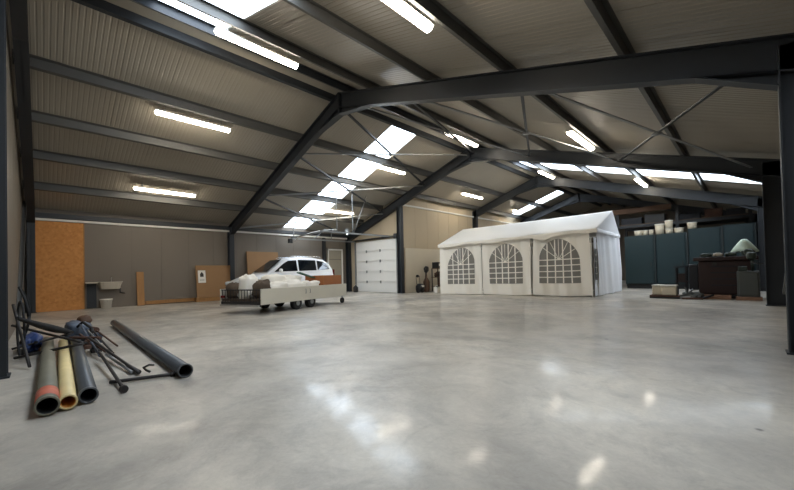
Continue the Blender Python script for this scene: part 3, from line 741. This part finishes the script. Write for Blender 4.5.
# ------------------------------------------------------------------ party tent
A, B_, Cc, Dd = V((6.79, 7.16, 0)), V((13.14, 8.04, 0)), V((13.2, 11.6, 0)), V((6.6, 11.1, 0))
RL, RR = V((6.6, 9.4, 3.25)), V((13.45, 9.6, 3.29))
EH = 2.24
def eh(u): return .08+.17*u      # the eave stands higher at the right end
tent = thing('party_tent', 'white marquee tent with arched windows standing in the middle of the hall', 'tent', (9.9, 9.9, 0))
nf = V((.137, -.99, 0))      # outward normal of the front
def front(u, v, off=0):
    p = A.lerp(B_, u)
    z = v*(EH-.02+eh(u))
    rip = .03*math.sin(u*38+v)*(1-v*.5)+.014*math.sin(u*97+v*5)+.045*math.sin(u*11+1.2+v)*(1-v)
    return p+nf*(rip+off)+V((0, 0, z))
def panel(u0, u1, wu0, wu1, skew, bot, lbl, spl=0):
    """front panel between u0,u1 with an arched window wu0..wu1 (fractions of the panel)"""
    NU = 48; v0 = .2
    cx = (wu0+wu1)/2; hwid = (wu1-wu0)/2
    def arch(s):
        k = (s-cx)/hwid; k = max(-1, min(1, k))
        return .56+skew*k*.04+.34*math.sqrt(max(0, 1-k*k*.98))*(1-.06*abs(k))
    def PT(s, v, off=0):
        u = u0+(u1-u0)*s
        drift = spl*(1-v)*.02*(s-.5)*2
        b = bot*abs(s-.5)**3*(1-v)          # bottom hem lifts towards the corners
        q = front(u+drift, v, off); q.z += b+.02
        return q
    ss = sorted(set([i/NU for i in range(NU+1)]+[wu0, wu1]))
    vs, fs = [], []
    def strip(sa, sb, va, vb, n=8):
        for j in range(n):
            k = len(vs)
            a0, a1 = va(sa)+(vb(sa)-va(sa))*j/n, va(sa)+(vb(sa)-va(sa))*(j+1)/n
            b0, b1 = va(sb)+(vb(sb)-va(sb))*j/n, va(sb)+(vb(sb)-va(sb))*(j+1)/n
            vs.extend([PT(sa, a0), PT(sb, b0), PT(sb, b1), PT(sa, a1)]); fs.append((k, k+1, k+2, k+3))
    for sa, sb in zip(ss, ss[1:]):
        if sa >= wu0-1e-6 and sb <= wu1+1e-6:
            strip(sa, sb, lambda s: 0, lambda s: v0, 5); strip(sa, sb, arch, lambda s: 1, 5)
        else:
            strip(sa, sb, lambda s: 0, lambda s: 1, 12)
    o = MB().add(vs, fs, True).build('side_panel', tent_wall, tent)
    vs, fs = [], []
    def strip2(m_v, m_f, sa, sb, va, vb, off, n=6):
        for j in range(n):
            k = len(m_v)
            a0, a1 = va(sa)+(vb(sa)-va(sa))*j/n, va(sa)+(vb(sa)-va(sa))*(j+1)/n
            b0, b1 = va(sb)+(vb(sb)-va(sb))*j/n, va(sb)+(vb(sb)-va(sb))*(j+1)/n
            m_v.extend([PT(sa, a0, off), PT(sb, b0, off), PT(sb, b1, off), PT(sa, a1, off)]); m_f.append((k, k+1, k+2, k+3))
    win = [s for s in ss if wu0-1e-6 <= s <= wu1+1e-6]
    for sa, sb in zip(win, win[1:]): strip2(vs, fs, sa, sb, lambda s: v0-.004, lambda s: arch(s)+.004, .006)
    w = MB().add(vs, fs, True).build('window_film', film_m, o)
    vs, fs = [], []
    nc = 5; g = .011
    for c_ in range(1, nc):
        s = wu0+(wu1-wu0)*c_/nc
        strip2(vs, fs, s-g, s+g, lambda q: v0, arch, .014, 10)
    vv = .2
    for r_ in range(1, 5):
        v = v0+.085*1.12*r_*.98
        for sa, sb in zip(win, win[1:]):
            if v < min(arch(sa), arch(sb)): strip2(vs, fs, sa, sb, lambda q: v-.008, lambda q: v+.008, .015, 1)
    # fan of rays in the arch
    vc = v0+.085*1.12*4*.98
    for an in (35, 62, 90, 118, 145):
        a = math.radians(an)
        ex, ez = cx+hwid*.98*math.cos(a), vc+(.92-vc)*math.sin(a)
        ex_v = min(ez, arch(ex)-.005)
        k = len(vs); nx, nz_ = -math.sin(a)*g*.5, math.cos(a)*.005
        N_ = 6
        for j in range(N_):
            f0, f1 = j/N_, (j+1)/N_
            q = [(cx+(ex-cx)*f0, vc+(ex_v-vc)*f0), (cx+(ex-cx)*f1, vc+(ex_v-vc)*f1)]
            k = len(vs)
            vs.extend([PT(q[0][0]-nx, q[0][1]-nz_, .016), PT(q[0][0]+nx, q[0][1]+nz_, .016), PT(q[1][0]+nx, q[1][1]+nz_, .016), PT(q[1][0]-nx, q[1][1]-nz_, .016)]); fs.append((k, k+1, k+2, k+3))
    MB().add(vs, fs, True).build('window_lattice', tent_wall, w)
panel(.0, .325, .2, .83, 1.2, 0, '', 0)
panel(.33, .655, .16, .84, .0, .2, '', 0)
panel(.675, .985, .12, .82, -.8, .35, '', .6)
# back wall and both ends
def wall_sheet(P, Q, name, m_, amp=.05, fr=9, top=lambda s: EH-.02, nx=40, base=.02, fold=0):
    n_ = (Q-P).normalized().cross(V((0, 0, 1)))
    m = MB()
    m.grid(lambda u, v: P.lerp(Q, u)+n_*(amp*math.sin(u*fr*2+v*1.7)*(1-v*.4)+fold*math.sin(u*fr*5.3+v*5)*.5)+V((0, 0, base+v*(top(u)-base))), nx, 14)
    return m.build(name, m_, tent)
wall_sheet(Dd, Cc, 'back_panel', tent_wall)
gl = lambda s: EH+(3.2-EH)*(1-abs(s-.5)*2)
gB = B_+V((.0, .5, 0)); 
eg = EH+.25
wall_sheet(B_+V((.02, .42, 0)), Cc+V((0, -.03, 0)), 'gable_panel', tent_gable, .06, 7, lambda s: eg-.06+(3.15-eg)*max(0, (1-abs((.1+.9*s)-.42)/(.42 if .1+.9*s < .42 else .58))), 60, .02, .06)
wall_sheet(A+V((0, .06, 0)), Dd+V((0, -.03, 0)), 'gable_panel', tent_wall, .03, 7, lambda s: EH-.02)
# narrow dark window sliver in the gap beside the front corner
m = MB(); P1, P2 = B_+V((.02, .08, 0)), B_+V((.02, .42, 0))
m.grid(lambda u, v: P1.lerp(P2, u)+V((0, 0, .02+v*(2.2-.02))), 6, 10); gp = m.build('corner_panel', tent_gable, tent)
m = MB(); m.grid(lambda u, v: P1.lerp(P2, .12+u*.76)+V((.02, 0, .62+v*1.15)), 4, 8); fw_ = m.build('corner_window', plastic_k, gp)
m = MB()
for k in range(1, 5): m.box((P1.x+.024, P1.y+.04, .62+.23*k-.012), (P1.x+.03, P2.y-.04, .62+.23*k+.012))
m.box((P1.x+.024, (P1.y+P2.y)/2-.01, .62), (P1.x+.03, (P1.y+P2.y)/2+.01, 1.77)); m.build('corner_lattice', tent_wall, fw_)
# roof cover
def roofs(E1, E2, sgn):
    def fn(u, v):
        e = E1.lerp(E2, u)+V((0, 0, EH+eh(u))); r_ = RL.lerp(RR, u)
        p = e.lerp(r_, v)
        sag = -.035*math.sin(v*PI)*(1-.5*math.cos(u*6*PI))-.015*math.sin(u*PI)*v+.012*math.sin(u*31+v*3)*(1-v)
        return p+V((0, 0, sag))
    return fn
ea, eb = A+nf*.1+V((-.04, 0, 0)), B_+nf*.1+V((.18, 0, 0))
m = MB(); m.grid(roofs(ea, eb, 1), 60, 12); m.grid(roofs(Dd-nf*.1, Cc-nf*.05+V((.02, 0, 0)), 1), 60, 12, flip=True)
m.build('roof_cover', tent_roof, tent, thick=.006)
# gable triangles of the roof
ec = Cc-nf*.05+V((.02, 0, 0)); eg = EH+.25
m = MB(); m.grid(lambda u, v: (V((0, 0, eg))+eb.lerp(ec, u)).lerp(RR, v), 14, 8)
m.build('roof_gable', tent_gable, tent)
m = MB(); m.grid(lambda u, v: (V((0, 0, EH+.08))+ea.lerp(Dd-nf*.1, u)).lerp(RL, v), 14, 8)
m.build('roof_gable', tent_roof, tent)
# valance with a drooping wavy hem
def val(u, v):
    p = ea.lerp(eb, u)+V((0, 0, EH+eh(u)))
    drop = .13+.035*math.sin(u*PI*6.2)+(.12*math.exp(-((u-.72)/.035)**2))+.1*math.exp(-((u-.95)/.03)**2)*.3
    return p+nf*(.012+.012*math.sin(u*50)*v)+V((0, 0, -drop*v))
m = MB(); m.grid(val, 120, 4); m.build('valance', tent_wall, tent, thick=.004)
m = MB(); m.grid(lambda u, v: eb.lerp(ec, u)+V((.015+.01*math.sin(u*40), 0, eg-.14*v)), 30, 3); m.build('valance', tent_gable, tent, thick=.004)
for p in (A, A.lerp(B_, .327), A.lerp(B_, .665), B_, Cc, Dd, Dd.lerp(Cc, .33), Dd.lerp(Cc, .66)):
    q = p+(V((9.9, 9.9, 0))-p).normalized()*.06
    MB().tube([(q.x, q.y, 0), (q.x, q.y, EH-.02)], .02, 10).build('pole', white_metal, tent)
    
# ------------------------------------------------------------------ corner beside the tent
t = thing('pressure_washer', 'small black pressure washer on the floor beside the grey steel post', 'machine', (5.1, 7.6, 0))
MB().blob((5.1, 7.6, .26), (.42, .34, .4), 2, .6, .1).build('motor_housing', plastic_k, t)
for y in (7.45, 7.75): MB().tube([(5.1, y-.03, .13), (5.1, y+.03, .13)], .13, 16).build('wheel', rubber, t)
MB().tube([(5.0, 7.48, .3), (4.95, 7.46, .85), (4.95, 7.74, .85), (5.0, 7.72, .3)], .014, 8).build('push_handle', plastic_k, t)
MB().cbox((5.28, 7.6, .34), (.08, .16, .1)).build('label_plate', plastic_w, t, bevel=.01)
MB().blob((4.96, 7.58, .86), (.14, .18, .14), 3, .9, .1).build('grip', plastic_k, t)
t = thing('backpack_sprayer', 'brown and black knapsack sprayer standing left of the shelf stand', 'sprayer', (4.95, 8.3, 0))
MB().lathe((4.95, 8.3, 0), [(.14, 0), (.17, .1), (.17, .55), (.1, .7), (.05, .78), (.05, .9)], 16).build('tank', brown_cap, t)
MB().blob((4.95, 8.3, 1.2), (.22, .26, .36), 6, .8, .15).build('pump_head', plastic_k, t)
MB().tube([(4.95, 8.3, .9), (4.95, 8.3, 1.1)], .03, 8).build('neck', plastic_k, t)
MB().tube([(4.95, 8.2, 1.2), (5.1, 8.05, .9), (5.05, 8.05, .4), (5.0, 8.18, .2)], .014, 8).build('hose', rubber, t)
t = thing('shelf_stand', 'dark metal shelf stand with a black box on top, left of the tent', 'stand', (5.2, 9.0, 0))
for x in (4.98, 5.38):
    for y in (8.75, 9.25): MB().box((x-.02, y-.02, 0), (x+.02, y+.02, 1.25)).build('leg', iron, t)
for z in (.25, .75, 1.22): MB().box((4.95, 8.72, z), (5.41, 9.28, z+.03)).build('shelf', brown_cap, t)
MB().box((5.38, 8.75, .28), (5.4, 9.25, .75)).build('side_panel', rust, t)
t = thing('black_box', 'black box with a white label on top of the shelf stand', 'box', (5.2, 9.0, 1.25))
MB().box((4.98, 8.76, 1.25), (5.38, 9.24, 1.58)).build('case', plastic_k, t, bevel=.02)
MB().box((5.38, 8.85, 1.36), (5.386, 9.1, 1.5)).build('label_plate', plastic_w, t)
tag(MB().blob((5.2, 9.0, .92), (.34, .4, .26), 9, .7, .2).build('tool_bag', rust), 'rusty brown tool bag on the upper shelf of the stand', 'bag')
t = thing('jerry_can', 'white plastic jerry can on the floor at the left corner of the tent', 'canister', (6.05, 7.75, 0))
MB().box((5.93, 7.66, 0), (6.17, 7.86, .3)).build('can', plastic_w, t, bevel=.03)
MB().tube([(5.97, 7.76, .3), (5.99, 7.76, .36), (6.1, 7.76, .36), (6.12, 7.76, .3)], .015, 8).build('can_handle', plastic_w, t)
MB().lathe((6.15, 7.72, .28), [(.03, 0), (.03, .05)], 10).build('screw_cap', plastic_k, t)
t = thing('black_canister', 'low black round canister at the left foot of the white sectional door', 'canister', (1.15, 6.5, 0))
MB().lathe((1.15, 6.5, 0), [(.12, 0), (.15, .05), (.15, .28), (.06, .36), (.04, .4)], 16).build('tank', plastic_k, t)
MB().tube([(1.15, 6.42, .38), (1.15, 6.5, .44), (1.15, 6.58, .38)], .012, 8).build('canister_handle', plastic_w, t)

# ------------------------------------------------------------------ teal cabinets at the back right
pos = ['leftmost, beside the tent', 'second from the left, with the large bucket on top', 'third from the left, behind the stacked sacks', 'rightmost, behind the machines']
for i, (x0, x1, h_) in enumerate([(12.78, 14.0, 2.6), (14.06, 15.2, 2.6), (15.27, 16.38, 2.74), (16.44, 17.4, 2.78)]):
    t = thing('tall_cabinet', 'tall dark teal metal cabinet, '+pos[i], 'cabinet', ((x0+x1)/2, 14.9, 0), 'teal cabinets along the back')
    MB().box((x0, 14.54, .22), (x1, 15.2, h_)).build('body', teal, t, bevel=.008)
    MB().box((x0+.04, 14.6, 0), (x1-.04, 15.15, .22)).build('plinth', plastic_k, t)
    MB().box((x0+.05, 14.5, .26), (x1-.05, 14.54, h_-.05)).build('door', teal, t, bevel=.006)
    MB().box((x1+.0, 14.47, .05), (x1+.05, 14.53, h_)).build('corner_post', teal_frame, t)
    MB().box((x1-.16, 14.46, 1.1), (x1-.13, 14.5, 1.3)).build('handle', iron, t)
tubs = [(13.35, .2, .26, 2.6, 'low white tub, leftmost on the teal cabinets'), (13.62, .12, .26, 2.6, 'low white tub, second from the left on the teal cabinets'), (13.86, .1, .26, 2.6, 'low white tub just left of the large bucket'),
        (14.2, .21, .5, 2.6, 'large beige bucket on top of the second teal cabinet'), (14.56, .16, .24, 2.6, 'white tub under another on the second teal cabinet'), (14.56, .17, .4, 2.84, 'white bucket stacked on a white tub above the teal cabinets'),
        (14.93, .19, .24, 2.6, 'low wide white tub right of the stacked pair'), (15.4, .19, .3, 2.74, 'white tub, rightmost on the teal cabinets')]
for x, r_, h_, z_, lb in tubs:
    t = thing('paint_tub' if h_ < .35 else 'paint_bucket', lb, 'bucket', (x, 14.78, z_), 'tubs and buckets on the cabinets')
    r_ = min(r_, .2)
    MB().lathe((x, 14.78, z_), [(r_*.82, 0), (r_*.95, h_*.9)], 18).build('tub', tubm, t)
    MB().lathe((x, 14.78, z_+h_*.88), [(r_, 0), (r_, h_*.12)], 18).build('lid', plastic_w, t)

# storage rack behind and above the cabinets
t = thing('storage_rack', 'dark steel storage rack standing high behind the teal cabinets', 'rack', (15, 16.4, 0))
for x in (12.3, 14.8, 17.3):
    for y in (15.5, 17.3): MB().box((x-.06, y-.06, 0), (x+.06, y+.06, 3.85)).build('upright', steel, t)
for z in (3.1,):
    for y in (15.5, 17.3): MB().box((12.24, y-.05, z), (17.36, y+.05, z+.14)).build('rack_beam', steel, t)
    MB().box((12.24, 15.45, z+.14), (17.36, 17.35, z+.18)).build('shelf_deck', deck_wood, t)
zz = 3.28
for i, (x, y, sx, sy, sz, mm, lb) in enumerate([
    (12.9, 15.8, .9, .5, .34, boxm, 'dark blue crate on the rack, nearest the tent'), (13.9, 15.75, .8, .5, .4, plastic_k, 'black crate on the rack above the white tubs'),
    (15.2, 15.8, .9, .5, .3, boxm, 'low dark crate in the middle of the storage rack'), (16.1, 15.8, .6, .5, .38, rust, 'rusty brown crate on the right half of the storage rack'),
    (16.85, 15.8, .6, .5, .3, machk, 'dark crate at the right end of the storage rack')]):
    t = thing('storage_crate', lb, 'crate', (x, y, zz), 'crates on the storage rack')
    MB().box((x-sx/2, y-sy/2, zz), (x+sx/2, y+sy/2, zz+sz)).build('crate_body', mm, t, bevel=.015)
    MB().box((x-sx/2-.02, y-sy/2-.02, zz+sz-.05), (x+sx/2+.02, y+sy/2+.02, zz+sz)).build('crate_rim', mm, t)
m = MB(); 
for k, (dy, dz) in enumerate(((0, 0), (.1, 0), (.0, .11))): pass
t = thing('timber_beam', 'long brown timber beam lying on the rack posts to the right of the tent roof', 'beam', (13.0, 15.42, 3.85))
MB().cbox((13.0, 15.42, 3.98), (3.2, .14, .26)).build('beam_body', beamwood, t, bevel=.01)
MB().cbox((14.61, 15.42, 3.98), (.02, .13, .25)).build('end_grain', boxm, t)

# ------------------------------------------------------------------ machines at the right
def MBM(): return MB(Matrix.Translation((.2, -.15, 0)))
t = thing('milling_machine', 'large dark red-brown machine with a cluttered top, in front of the teal cabinets', 'machine', (16.8, 9.35, 0))
MBM().box((15.8, 9.2, .12), (17.1, 10.1, 1.2)).build('cabinet', mach, t, bevel=.03)
MBM().box((15.68, 9.1, 1.2), (17.2, 10.2, 1.32)).build('table_top', mach, t, bevel=.015)
MBM().box((15.95, 9.12, .0), (17.1, 10.15, .12)).build('plinth', plastic_k, t)
MBM().box((15.55, 9.3, .25), (15.8, 9.9, 1.1)).build('side_box', machk, t, bevel=.03)
m = MBM()
for z in (.4, .6, .8, 1.0): m.box((16.1, 9.18, z), (16.9, 9.2, z+.03))
m.build('vent_slats', machk, t)
MBM().tube([(16.2, 9.18, 1.1), (16.2, 9.1, 1.1)], .06, 12).build('hand_wheel', iron, t)
for i, (x, y, sx, sy, sz, mm, lb) in enumerate([
    (16.0, 9.5, .32, .4, .14, machgreen, 'green grey lump at the left of the dark machine top'), (16.3, 9.35, .24, .3, .12, sackg, 'pale rag on the dark machine top'),
    (16.6, 9.3, .3, .25, .13, machgreen, 'greenish folded cover under the pale tarp'), (16.98, 9.4, .3, .3, .2, machgreen, 'green grey bundle at the right of the dark machine top')]):
    tag(MBM().blob((x, y, 1.32+sz/2), (sx, sy, sz), i+20, .7, .2).build('cloth_bundle', mm), lb, 'bundle', 'bundles on the machine top')
m = MBM(); N_ = 18
vs = [(16.9, 9.6, 1.86)]
for j, (rr_, dz_) in enumerate(((.07, .03), (.15, .13), (.23, .27), (.29, .4))):
    for k in range(N_):
        a = 2*PI*k/N_; q = rr_*(1+.16*math.sin(4*a+1)*j/3)
        vs.append((16.9+q*math.cos(a), 9.6+q*math.sin(a)*.9, 1.86-dz_+.02*math.sin(5*a)))
fs = [(0, 1+k, 1+(k+1) % N_) for k in range(N_)]+[(1+j*N_+k, 1+(j+1)*N_+k, 1+(j+1)*N_+(k+1) % N_, 1+j*N_+(k+1) % N_) for j in range(3) for k in range(N_)]
m.add(vs, fs, True)
tag(m.build('pale_cover', tarp, thick=.01), 'pale mint tarp draped to a peak on top of the dark machine', 'cover')
t = thing('control_cabinet', 'grey steel control cabinet standing right of the dark red machine', 'cabinet', (17.25, 8.65, 0))
MB(Matrix.Translation((.1, -.2, 0))).box((16.82, 8.62, .1), (17.3, 8.98, .86)).build('body', machg, t, bevel=.02)
MB(Matrix.Translation((.1, -.2, 0))).box((16.86, 8.6, .15), (17.26, 8.62, .82)).build('door', machg, t, bevel=.01)
MB(Matrix.Translation((.1, -.2, 0))).box((16.78, 8.6, 0), (17.34, 9.0, .1)).build('plinth', pallet_m, t)
MB(Matrix.Translation((.1, -.2, 0))).cbox((16.95, 8.8, .93), (.2, .22, .14)).build('motor', machgreen, t, bevel=.02)
MB(Matrix.Translation((.1, -.2, 0))).tube([(17.16, 8.8, .86), (17.16, 8.8, 1.3)], .035, 12).build('spindle_column', machgreen, t)
MB(Matrix.Translation((.1, -.2, 0))).blob((17.14, 8.78, 1.3), (.22, .3, .22), 3, .7, .1).build('drill_head', machgreen, t)
MB(Matrix.Translation((.1, -.2, 0))).tube([(17.14, 8.7, 1.12), (17.3, 8.6, 1.06), (17.4, 8.58, 1.08)], .014, 8).build('feed_lever', iron, t)
t = thing('low_pallet', 'long low wooden pallet on the floor in front of the dark machine', 'pallet', (16.2, 8.7, 0))
m = MB()
for k in range(5): m.box((15.75, 8.5+k*.13, .1), (16.78, 8.6+k*.13, .12))
m.build('top_boards', pallet_m, t)
for y in (8.52, 8.78, 9.02): MB().box((15.75, y-.03, 0), (16.78, y+.03, .1)).build('stringer', pallet_m, t)
t = thing('wooden_stool', 'small dark stool-like crate left of the dark machine', 'stool', (15.55, 9.4, 0))
for x in (15.4, 15.66):
    for y in (9.25, 9.55): MB().box((x-.025, y-.025, 0), (x+.025, y+.025, 1.0)).build('leg', machk, t)
MB().box((15.34, 9.2, 1.0), (15.72, 9.6, 1.06)).build('top', machk, t); MB().box((15.36, 9.22, .5), (15.7, 9.58, .54)).build('shelf', mach, t)
MB().box((15.4, 9.27, .54), (15.66, 9.53, .8)).build('drawer', mach, t)
for i, (x, y, w_, h_, lb) in enumerate([(14.96, 8.72, .32, .34, 'pale tub with a white lid, left one of the pair on the floor pallet'), (15.3, 8.5, .42, .34, 'wider pale tub with a white lid, right one of the pair on the floor pallet')]):
    t = thing('lidded_tub', lb, 'tub', (x, y, .1), 'lidded tubs on the floor pallet')
    MB().cbox((x, y, .1+h_*.43), (w_*.93, .34, h_*.86)).build('tub', tubm, t, bevel=.03)
    MB().cbox((x, y, .1+h_*.93), (w_, .37, h_*.14)).build('lid', plastic_w, t, bevel=.015)
t = thing('small_pallet', 'small dark pallet under the two lidded tubs', 'pallet', (15.15, 8.6, 0))
MB().box((14.78, 8.28, .06), (15.58, 8.95, .1)).build('deck', rust, t)
for y in (8.32, 8.9): MB().box((14.78, y-.03, 0), (15.58, y+.03, .06)).build('stringer', plastic_k, t)
random.seed(3)
names_ = ['leftmost short grey bar of the scrap before the machine', 'dark bar leaning on the scrap before the machine', 'pale bar lying across the scrap before the machine', 'rusty bar at the bottom of the scrap before the machine', 'upright grey offcut in the scrap before the machine', 'short dark offcut nearest the control cabinet in the scrap']
for i, (p, q, r_, mm) in enumerate([((15.62, 8.4, .04), (15.9, 8.5, .3), .03, galv), ((15.68, 8.3, .05), (16.05, 8.45, .22), .025, machk), ((15.6, 8.25, .04), (16.1, 8.3, .1), .03, galv), ((15.65, 8.15, .03), (16.15, 8.2, .03), .03, rust), ((15.8, 8.38, .03), (15.72, 8.36, .38), .025, machg), ((16.1, 8.3, .03), (16.4, 8.36, .14), .03, machk)]):
    tag(MB().tube([p, q], r_, 8).build('metal_offcut', mm), names_[i], 'scrap bar', 'offcuts before the dark machine')
tag(MB().blob((15.85, 8.42, .1), (.5, .3, .2), 31, .7, .3).build('scrap_bundle', machg), 'grey tangled lump beneath the offcuts before the machine', 'scrap')

# ------------------------------------------------------------------ world, camera, colour
w = bpy.data.worlds.new('World'); bpy.context.scene.world = w; w.use_nodes = True
bg = w.node_tree.nodes['Background']; bg.inputs['Color'].default_value = (.80, .9, 1, 1); bg.inputs['Strength'].default_value = 7.

cam = bpy.data.cameras.new('Camera'); co = bpy.data.objects.new('Camera', cam); C.objects.link(co)
bpy.context.scene.camera = co
cam.sensor_fit = 'HORIZONTAL'; cam.sensor_width = 36
cam.lens = 352.8/794*36; cam.shift_y = 22.5/794; cam.shift_x = -.2/794
cam.clip_start = .02; cam.clip_end = 200
yaw, pitch, roll = -.7827, .0153, -.0236
fw = V((math.sin(yaw)*math.cos(pitch), math.cos(yaw)*math.cos(pitch), math.sin(pitch)))
r0 = V((math.cos(yaw), -math.sin(yaw), 0)); u0 = r0.cross(fw)
r2 = r0*math.cos(roll)+u0*math.sin(roll); u2 = -r0*math.sin(roll)+u0*math.cos(roll)
Mx = Matrix((r2, u2, -fw)).transposed().to_4x4(); Mx.translation = V((17.1712, -6.1844, 1.05))
co.matrix_world = Mx
sc = bpy.context.scene
sc.view_settings.view_transform = 'Standard'; sc.view_settings.look = 'None'; sc.view_settings.gamma = 1; sc.view_settings.use_curve_mapping = False
sc.view_settings.exposure = 0.52
